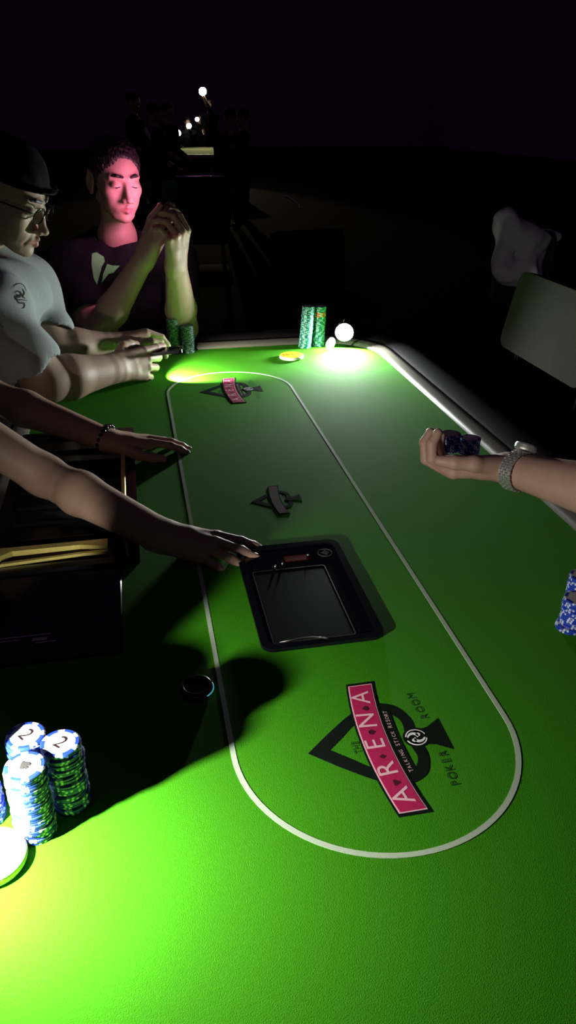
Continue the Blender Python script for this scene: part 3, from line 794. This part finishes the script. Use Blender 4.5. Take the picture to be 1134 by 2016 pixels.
# its shirt print
def decal(name, polys, target, m, parent, dist=.0016, step=.006):
    """lay photo-drawn outlines on a surface as thin print"""
    bv = BVHTree.FromPolygons([v.co for v in target.data.vertices], [p.vertices for p in target.data.polygons])
    b = bmesh.new(); o = V(CAM)
    for P in polys:
        P = np.array(P, float); lo, hi = P.min(0), P.max(0)
        vs = [b.verts.new((p[0], p[1], 0)) for p in P]; b.faces.new(vs)
    bmesh.ops.triangulate(b, faces=b.faces[:])
    bmesh.ops.subdivide_edges(b, edges=b.edges[:], cuts=3, use_grid_fill=True)
    kill = []
    for v in b.verts:
        d = V(at(v.co.x, v.co.y, d=1.) - CAM).normalized(); h = bv.ray_cast(o, d)
        if h[0] is None: kill.append(v); continue
        v.co = h[0] + h[1]*dist*(1 if h[1].dot(d) < 0 else -1)
    bmesh.ops.delete(b, geom=kill, context='VERTS')
    return obj(name, b, m, parent, True)
PRINT = cloth('green_lit_print', (.16, .55, .18))  # white print; green light bounced off the felt put into its colour
decal('shirt_print', [[(181, 500), (190, 497), (204, 506), (206, 515), (200, 525), (196, 540), (190, 560), (184, 548), (180, 520)],
    [(211, 520), (222, 523), (236, 523), (222, 538), (217, 530), (213, 540), (200, 556), (203, 538)]], ys, PRINT, ym)
pR = np.stack([cd_(.8, 0, -.5), cd_(-.1, .98, .05), cd_(0, 0, 0)], 1)
fvec = unit(hc + hR @ np.array([0, .09, -.03]) - at(338, 395, d=2.16))      # phone screen looks at his face
zc_ = -fvec; xx = unit(np.cross((0, 0, 1), zc_)); yy = np.cross(zc_, xx)
SCREENP = mat('pink_screen', (.02, .02, .02), .2, emit=(1, .30, .64), estr=58)
phone('phone', at(340, 404, d=2.15) + fvec*.012, np.stack([xx, yy, zc_], 1), 'dark phone held upright by the young man in black', w_=.070, h_=.125, screen=SCREENP, led=False)

# ---- older man in a dark cap and glasses, left
hc2 = at(10, 383, d=1.72); hR2 = head_frame((.90, -.28, -.40))
wrR2 = at(232, 724, d=1.95); elR2 = at(88, 752, d=1.80); shR2 = at(-30, 600, d=1.70)
shL2 = at(45, 560, d=1.98); elL2 = at(105, 690, d=2.00); wrL2 = at(222, 672, d=2.10)
h2R = dict(R=HF(at(300, 712, d=2.03)-wrR2, cd_(-.25, .25, .95), cd_(0, 1, .2)), flex=((8, 14, 8), (20, 34, 14), (28, 42, 18), (36, 46, 20)), s=1.04, fat=1.12, rw=.028,
           thumb=((.7, .6, -.4), (.95, .2, -.35), (1, -.1, -.2)), spread=(5, 1, -3, -8))
h2L = dict(R=HF(at(290, 656, d=2.16)-wrL2, cd_(-.1, .9, -.3), cd_(.1, .3, .9)), flex=((30, 35, 20), (35, 40, 20), (40, 45, 20), (45, 45, 20)), s=1.0, fat=1.1)
nk2 = hc2 + hR2 @ np.array([0, -.030, -.115]) + np.array([-.035, .02, -.035])
om, ob_, os_ = person('person', 'older man in glasses, dark cap and grey T-shirt leaning over the table', (hc2, hR2), nk2, [shR2, shL2], [elR2, elL2], [wrR2, wrL2], [h2R, h2L],
    (-.80, .62, .52), (.95, .0, 0), PALE, GREYCLOTH, hair_m=GREYHAIR, sleeve=.68, hat=True, girth=1.12, head_kw=dict(old=1, jaw=1.04, nose=.98), armr=1.16, fold=.006)
T2 = lambda x, y, z: hc2 + hR2 @ (np.array([x, y, z])/1000.)
cb = Body(); cb.ell(T2(0, -12, 45), (.082, .100, .082), hR2, .01); cb.box(T2(0, 0, -32), (.13, .15, .068), hR2, .004, .008, True)
cb.ell(T2(0, 63, 47), (.070, .046, .0055), hR2, .006)
obj('cap', cb.mesh(.003, wrinkle(.0012, 50, 8)), cloth('black_cap', (.004, .004, .005)), om)
gb = Body(); gb.ell(T2(0, -22, 18), (.077, .092, .070), hR2, .01); gb.ell(T2(0, 75, 0), (.12, .085, .12), hR2, .01, True); gb.box(T2(0, 0, -80), (.12, .14, .055), hR2, .004, .01, True)
obj('hair', gb.mesh(.004, wrinkle(.002, 200, 4)), GREYHAIR, om)
bm = bmesh.new()
for sx in (-1, 1):
    tube(bm, [T2(sx*32 + 24*math.cos(a), 99 - 8*(1-math.cos(a*1))*0 - 6*abs(math.cos(a))*(1 if sx*math.cos(a) > 0 else .2), -4 + 17*math.sin(a)) for a in np.linspace(0, 2*math.pi, 25)[:-1]], .0016, 6, True)
    tube(bm, [T2(sx*57, 92, 2), T2(sx*73, 70, 4), T2(sx*79, 20, 2), T2(sx*80, -14, 0), T2(sx*79, -26, -16)], .0019, 6)
tube(bm, [T2(-9, 99, 0), T2(0, 103, 3), T2(9, 99, 0)], .0016, 6)
obj('glasses', bm, BLACKGLOSS, om)
# emblem on the shirt chest
def stroke(P, w_):
    P = np.array(smooth_poly(P, 5)); t = np.gradient(P, axis=0); n = np.stack([-t[:, 1], t[:, 0]], 1); n /= np.linalg.norm(n, axis=1)[:, None] + 1e-9
    wd = w_*np.sin(np.linspace(.25, math.pi-.25, len(P)))[:, None]
    out = []
    A, B = P + n*wd, P - n*wd
    for i in range(len(P)-1): out.append([tuple(A[i]), tuple(A[i+1]), tuple(B[i+1]), tuple(B[i])])
    return out
em = []
for P, w_ in (([(25, 571), (29, 562), (38, 558), (47, 562), (52, 573)], .8), ([(29, 577), (35, 573), (42, 578), (38, 585), (31, 583), (34, 590), (44, 590), (54, 592)], 1.6),
              ([(44, 568), (48, 576), (45, 583), (50, 588)], 1.4), ([(33, 590), (38, 596), (47, 597), (48, 604), (42, 608)], 1.5), ([(31, 579), (40, 582), (48, 580)], 1.5)):
    em += stroke(P, w_)
def decal_strips(name, polys, target, m, parent, dist=.0015):
    bv = BVHTree.FromPolygons([v.co for v in target.data.vertices], [p.vertices for p in target.data.polygons]); b = bmesh.new(); o = V(CAM)
    for P in polys:
        vs = []
        for p_ in P:
            d = V(at(p_[0], p_[1], d=1.) - CAM).normalized(); h = bv.ray_cast(o, d)
            if h[0] is None: break
            vs.append(b.verts.new(h[0] - d*dist))
        if len(vs) == 4: b.faces.new(vs)
    return obj(name, b, m, parent)
decal_strips('chest_emblem', em, os_, cloth('dark_emblem_print', (.03, .035, .04)), om)
# the phone he holds, its flash throwing a pool of light on the felt
LC = at(332, 716, d=2.055)
zC = unit(at(395, 728, z=TZ) - LC + np.array([0, 0, .01])); yC = unit(np.cross(zC, np.cross((0, 0, 1), zC))); xC = np.cross(yC, zC)
SCB = mat('blue_screen', (.02, .02, .03), .2, emit=(.18, .26, .9), estr=.5)
phone('phone', at(316, 692, d=2.06), np.stack([unit(cd_(.1, .1, 1.)), unit(cd_(1, .08, -.1)), np.cross(unit(cd_(.1, .1, 1.)), unit(cd_(1, .08, -.1)))], 1), 'phone gripped by the man in glasses, its light pooling on the felt', w_=.068, h_=.120, screen=SCB, led=False)
spot_light('phone_flash', LC, at(372, 740, z=TZ), 21.0, .006, (1, .98, .82), 100, .5)

# ---- dealer, only the arms reach into the frame
wrR3 = at(322, 1056, z=.780); elR3 = np.array([-.415, .035, .815]); shR3 = np.array([-.655, .03, 1.03])
wrL3 = at(218, 868, z=.788); elL3 = np.array([-.555, .375, .865]); shL3 = np.array([-.72, .37, 1.08])
h3R = dict(R=HF(at(500, 1092, z=.760)-wrR3, (.1, -.15, 1), (0, 1, 0)), flex=((8, 10, 8), (10, 12, 8), (12, 14, 10), (16, 16, 10)), s=.90, thumb=((.75, .62, -.25), (.92, .35, -.1), (.96, .25, -.1)), spread=(10, 1, -7, -15))
h3L = dict(R=HF(at(352, 866, z=.768)-wrL3, (.05, .1, 1), (0, -1, 0)), flex=((8, 12, 8), (8, 12, 8), (10, 12, 8), (12, 14, 8)), s=.88, thumb=((.78, .6, -.25), (.94, .3, -.15), (.98, .2, -.1)), spread=(5, 0, -5, -10))
dl, db_, ds_ = person('person', 'dealer at the table\'s left side with both bare arms stretched over the felt', (np.array([-.74, .20, 1.33]), head_frame((.95, -.05, -.3))), np.array([-.78, .20, 1.19]),
    [shR3, shL3], [elR3, elL3], [wrR3, wrL3], [h3R, h3L], (-.98, .20, .52), (1, 0, 0), BROWN, BLACKCLOTH, sleeve=.5, armr=.82, vox=.0032, cvox=.010)
bk = Body()
axw = unit(wrL3-elL3); wc = wrL3 - axw*.012
tw = thing('bracelet', tuple(wc), 'dark beaded bracelet on the dealer\'s far wrist', 'bracelet')
fz = np.array(frame_z(axw))
bm = bmesh.new()
for k in range(18):
    a = 2*math.pi*k/18; p_ = wc + fz @ np.array([math.cos(a)*.0315, math.sin(a)*.0275, 0])
    b2 = bmesh.new(); bmesh.ops.create_icosphere(b2, subdivisions=2, radius=.0058, matrix=Matrix.Translation(V(p_))); append(bm, b2)
obj('beads', bm, mat('dark_beads', (.02, .018, .015), .25), tw, True)
bm = bmesh.new(); rbox(bm, (-.006, -.004, -.003), (.006, .004, .003), .001, 1, M4(frame_z((.3, -.3, 1)), wc + np.array([.004, -.004, .029]))); obj('clasp', bm, CHROME, tw)

# ---- player at the right: arm with a steel watch, chips in the palm
wrR4 = np.array([.408, -.112, .822]); elR4 = np.array([.560, -.390, .855]); tip4 = at(815, 925, d=1.43)
h4 = dict(R=HF((-.93, .36, -.10), (.02, -.28, -1), (-.35, -.8, .35)), flex=((38, 52, 30), (30, 55, 35), (26, 55, 35), (26, 50, 30)), s=1.03, fat=1.1, rw=.029,
          thumb=((.80, .55, -.15), (.98, .10, -.10), (.97, -.18, -.12)), spread=(7, 1, -5, -12))
h4b = dict(R=HF((-.9, .3, -.1), (0, 0, 1), (0, -1, 0)), flex=((15, 20, 10),)*4)
rp, rb_, rs_ = person('person', 'player at the right reaching in with a watched wrist and chips in the palm', (np.array([1.02, -.42, 1.32]), head_frame((-.85, .45, -.3))), np.array([1.05, -.44, 1.18]),
    [np.array([.84, -.60, 1.06]), np.array([1.10, -.20, 1.06])], [elR4, np.array([1.12, -.12, .80])], [wrR4, np.array([.95, -.10, .62])], [h4, h4b], (1.2, -.55, .52), (-.85, .5, 0), ROSY, BLACKCLOTH, sleeve=.7, armr=1.12, vox=.0030, cvox=.010)
ax4 = unit(elR4-wrR4); wc4 = wrR4 + ax4*.026; F4 = h4['R']; lat4 = unit(F4[:, 1] - ax4*(F4[:, 1] @ ax4)); nor4 = np.cross(ax4, lat4)
wt = thing('wristwatch', tuple(wc4), 'steel link bracelet watch on the right player\'s wrist', 'watch')
bm = bmesh.new(); RA, RB = .0432, .0352
for k in range(24):
    a = 2*math.pi*k/24
    for j in range(5):
        off = (j-2)*.0048 ; a2 = a + (math.pi/24 if j % 2 else 0)
        p_ = wc4 + lat4*RA*math.cos(a2) + nor4*RB*math.sin(a2) + ax4*off
        nn = unit(lat4*math.cos(a2)/RA + nor4*math.sin(a2)/RB)
        Rm = Matrix(np.stack([ax4, np.cross(nn, ax4), nn], 1).tolist())
        rbox(bm, (-.0021, -.0043, -.0018), (.0021, .0043, .0018), .0008, 1, M4(Rm, p_))
obj('bracelet', bm, STEEL, wt)
dn4 = nor4 if nor4[2] > 0 else -nor4
dn4 = unit(dn4 - .25*lat4)
pc = wc4 + dn4*.042
bm = bmesh.new(); lathe(bm, [(0, -.004), (.019, -.004), (.0205, -.001), (.0205, .005), (.019, .008), (0, .0085)], 36, M4(Matrix(np.array(frame_z(dn4)).tolist()), pc)); obj('case', bm, STEEL, wt, False)
bm = bmesh.new(); lathe(bm, [(0, .0086), (.0165, .0086), (.0165, .0092), (0, .0095)], 36, M4(Matrix(np.array(frame_z(dn4)).tolist()), pc)); obj('crystal', bm, BLACKGLOSS, wt)
HG = 'chips in the right player\'s palm'
q1 = at(887, 853, d=1.445); q2 = at(926, 862, d=1.430)
stack((q1[0], q1[1]), 10, q1[2]-10*CHIPH, CH_B, 'blue chip in the left pile held in the right player\'s palm', HG, .0006)
stack((q2[0], q2[1]), 9, q2[2]-9*CHIPH, CH_B, 'dark blue chip in the right pile held in the right player\'s palm', HG, .0006)

# ================================================================== CHAIRS
CREAM = mat('cream_vinyl', (.045, .044, .036), .95, spec=.02, noise=.1, nscale=50, bump=.15, bscale=300)
DARKV = mat('dark_chair_vinyl', (.010, .009, .011), .85, spec=.04, bump=.15, bscale=300)
def chair(loc, rz, label, pad=DARKV, backz=(.60, 1.0), width=.46, recline=.2, frame=BLACKMATT, top_bar=False, arms=None):
    """faces local +Y; backrest panel plane at local y = 0 at seat-back height"""
    t = thing('chair', (loc[0], loc[1], 0), label, 'chair'); M = Matrix.Translation((loc[0], loc[1], 0)) @ Matrix.Rotation(rz, 4, 'Z')
    w2 = width/2
    b = bmesh.new(); rbox(b, (-w2, .05, .43), (w2, .50, .50), .025, 3, M); obj('seat', b, pad, t, True)
    Rb = M @ Matrix.Translation((0, 0, backz[0])) @ Matrix.Rotation(math.atan(recline), 4, 'X')
    h_ = (backz[1]-backz[0])*math.sqrt(1+recline**2)
    b = bmesh.new(); Q = Rb @ Matrix.Rotation(math.pi/2, 4, 'X')
    prism(b, rrect(0, h_/2, w2, h_/2, .035, 6), -.022, .022, Q); obj('backrest', b, pad, t)
    if top_bar:
        b = bmesh.new(); tube(b, [Rb @ Vector((-w2+.02, 0, h_+.008)), Rb @ Vector((-w2*.4, -.004, h_+.013)), Rb @ Vector((w2*.4, -.004, h_+.013)), Rb @ Vector((w2-.02, 0, h_+.008))], .007, 8); obj('top_bar', b, CHROME, t)
    for sx in (-1, 1):
        b = bmesh.new(); tube(b, [M @ Vector((sx*(w2-.03), .46, .44)), M @ Vector((sx*(w2-.01), .48, 0))], .013, 8); obj('leg', b, frame, t)
        b = bmesh.new(); tube(b, [Rb @ Vector((sx*(w2-.05), -.026, h_*.7)), Rb @ Vector((sx*(w2-.05), -.026, 0)), M @ Vector((sx*(w2-.04), .03, .44)), M @ Vector((sx*(w2-.01), -.06, 0))], .013, 8); obj('leg', b, frame, t)
    if arms is not None:
        b = bmesh.new(); tube(b, arms, .005, 8); obj('armrest', b, CHROME, t)
    return t
chair((.862, .605), math.pi/2, 'cream padded chair with rounded back pulled up at the right rail', CREAM, (.775, .99), .46, .2)
chair((.27, 4.18), math.pi*.97, 'dark chair with a bright metal top bar behind the young man', DARKV, (.62, 1.03), .36, .12, top_bar=True)
chair((.78, 3.15), math.pi*1.05, 'dark chair with one curved chrome arm in the gloom behind the lamp', DARKV, (.5, .82), .44, .15,
      arms=[at(560, 386, d=4.0), at(568, 389, d=4.0), at(576, 394, d=3.98), at(583, 399, d=3.96), at(588, 405, d=3.95), at(590, 412, d=3.95)])
jc = at(1032, 500, d=3.0); chair((jc[0], jc[1]), math.pi*.88, 'dark chair with a grey jacket hung over its back', DARKV, (.55, 1.0), .22, .02)
chair((-.38, 1.62), math.pi*1.08, 'dark chair under the young man in black', DARKV, (.58, .90))
chair((-1.00, .62), -math.pi/2, 'dark chair under the older man in glasses', DARKV, (.58, .90))
chair((-1.20, .20), -math.pi/2, 'dark chair under the dealer', DARKV, (.58, .88))
chair((1.40, -.66), math.pi*.33, 'dark chair under the player with the watch', DARKV, (.58, .90))
jk = thing('jacket', (float(jc[0]), float(jc[1]), .8), 'grey jacket draped over a chair back in the gloom at the right', 'jacket')
jb = Body()
jp = lambda px, py, d=2.98: at(px, py, d=d)
jb.cap(jp(992, 432), jp(990, 535), .035, .040, .05); jb.cap(jp(1000, 440), jp(1050, 478), .045, .050, .05); jb.cap(jp(1050, 475), jp(1096, 468), .032, .022, .05)
jb.cap(jp(1035, 490), jp(1040, 540), .055, .050, .05); jb.cap(jp(992, 535), jp(1035, 545), .035, .035, .04)
obj('cloth', jb.mesh(.008, wrinkle(.006, 40, 21)), cloth('grey_jacket_cloth', (.30, .29, .33)), jk)

# ================================================================== FAR END OF THE HALL
def far_table(cx, cy, hx, hy, label):
    t = thing('poker_table', (cx, cy, 0), label, 'table')
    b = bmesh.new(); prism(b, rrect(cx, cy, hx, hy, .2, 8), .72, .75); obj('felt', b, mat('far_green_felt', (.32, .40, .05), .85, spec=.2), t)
    b = bmesh.new(); strip(b, rrect(cx, cy, hx-.005, hy-.005, .2, 8), rrect(cx, cy, hx+.05, hy+.05, .24, 8), .70, .765); obj('rail', b, mat('pale_rail', (.6, .58, .5), .5), t)
    b = bmesh.new(); box(b, (cx-.18, cy-hy*.6, 0), (cx+.18, cy+hy*.6, .72)); obj('pedestal', b, WOODDARK, t)
    return t
far_table(1.42, 16.55, .50, 1.85, 'distant green poker table lit beneath the far lamps')
far_table(2.55, 31.0, .50, 1.2, 'most distant small green table at the end of the hall')
def far_person(loc, head_z, face, label, shirt, light=None, sleeves=1.7, seat=False):
    x, y = loc; f = unit((face[0], face[1], 0)); l = np.array([-f[1], f[0], 0.]); z = head_z
    hc_ = np.array([x, y, z]); o = np.array([x, y, 0.])
    shl = [o - l*.18 + (0, 0, z-.26), o + l*.18 + (0, 0, z-.26)]
    if light is not None:
        wr_ = np.asarray(light) - f*.02 - np.array([0, 0, .06]); el_ = (shl[1] + wr_)/2 + np.array([0, 0, -.12])
    else: wr_ = shl[1] + f*.25 + np.array([0, 0, -.42]); el_ = shl[1] + np.array([0, 0, -.28])
    els = [shl[0] + np.array([0, 0, -.28]), el_]; wrs = [shl[0] + f*.25 + np.array([0, 0, -.40]), wr_]
    pv = o + (0, 0, .52 if seat else z-.72)
    p, bo, so = person('person', label, (hc_, head_frame((f[0], f[1], -.25))), o + (0, 0, z-.17) - f*.02, shl, els, wrs, [None, None], pv, f, PALE, shirt, vox=.010, cvox=.016, nails=False,
                       sleeve=sleeves, legs='sit' if seat else 'stand', brows=False, fold=.008)
    return p
def far_lamp(p, r, label, estr=60):
    t = thing('phone', tuple(p), label, 'phone'); f = unit(CAM-p)
    b = bmesh.new(); prism(b, rrect(0, 0, .036, .075, .009, 4), -.010, -.002, M4(frame_z(f), p)); obj('case', b, BLACKMATT, t)
    b = bmesh.new(); lathe(b, [(0, .004), (r*.7, .003), (r, 0), (r, -.002), (0, -.003)], 20, M4(frame_z(f), p)); bmesh.ops.recalc_face_normals(b, faces=b.faces); obj('flash', b, mat('far_flash', (.9, .9, .8), .3, emit=(1, .88, .66), estr=estr), t)
    return t
WHITECLOTH = cloth('white_cotton', (.55, .55, .55)); NAVY = cloth('dark_navy', (.012, .012, .02)); OLIVE = cloth('dark_brown_cloth', (.05, .04, .03))
L1 = at(399, 180, d=19.0); L2 = at(372, 248, d=19.5); L3 = at(388, 235, d=21.5); L4 = at(350, 262, d=14.6)
far_lamp(L1, .095, 'raised phone light, highest and largest of the far lights'); far_lamp(L2, .062, 'phone light, middle of the three low far lights')
far_lamp(L3, .055, 'small dim phone light, rightmost of the three low far lights'); far_lamp(L4, .058, 'phone light at the left end of the distant green table')
spot_light('phone_flash', L1 + (0, -.06, 0), (1.42, 16.3, .75), 170, .03, (1, .9, .5), 44, .5)
far_person((L1[0]+.18, L1[1]+.25), 1.66, (0, -1), 'standing figure raising the highest of the far phone lights', NAVY, L1)
far_person((L4[0]-.22, L4[1]+.15), 1.22, (1, -.3), 'seated figure holding a light at the left of the distant table', OLIVE, L4, seat=True)
far_person((L2[0]+.0, L2[1]+.35), 1.28, (0, -1), 'seated figure holding the middle low far light', NAVY, L2, seat=True)
far_person((L3[0]+.1, L3[1]+.35), 1.36, (0, -1), 'seated figure holding the rightmost low far light', NAVY, L3, seat=True)
p_ = at(452, 232, d=10.0); far_person((p_[0], p_[1]), p_[2], (-.3, 1), 'large dark figure standing to the right of the distant table', NAVY)
p_ = at(478, 232, d=10.9); far_person((p_[0], p_[1]), p_[2], (-.9, .2), 'pale-faced figure peering out behind the large dark figure', NAVY)
p_ = at(262, 200, d=10.2); far_person((p_[0], p_[1]), p_[2], (.9, -.3), 'dim figure standing highest in the far left group', NAVY)
p_ = at(304, 222, d=9.4); wp = far_person((p_[0], p_[1]), p_[2], (.9, .2), 'dim figure in a dark jacket with a white collar, far left group', NAVY)
p_ = at(330, 218, d=11.5); far_person((p_[0], p_[1]), p_[2], (.8, -.5), 'dim figure at the right of the far left group', OLIVE)
cb_ = Body(); cb_.cap(at(287, 254, d=9.22), at(291, 264, d=9.20), .018, .030, .01); cb_.cap(at(291, 264, d=9.20), at(296, 274, d=9.20), .030, .014, .01)
obj('collar', cb_.mesh(.008), WHITECLOTH, wp)
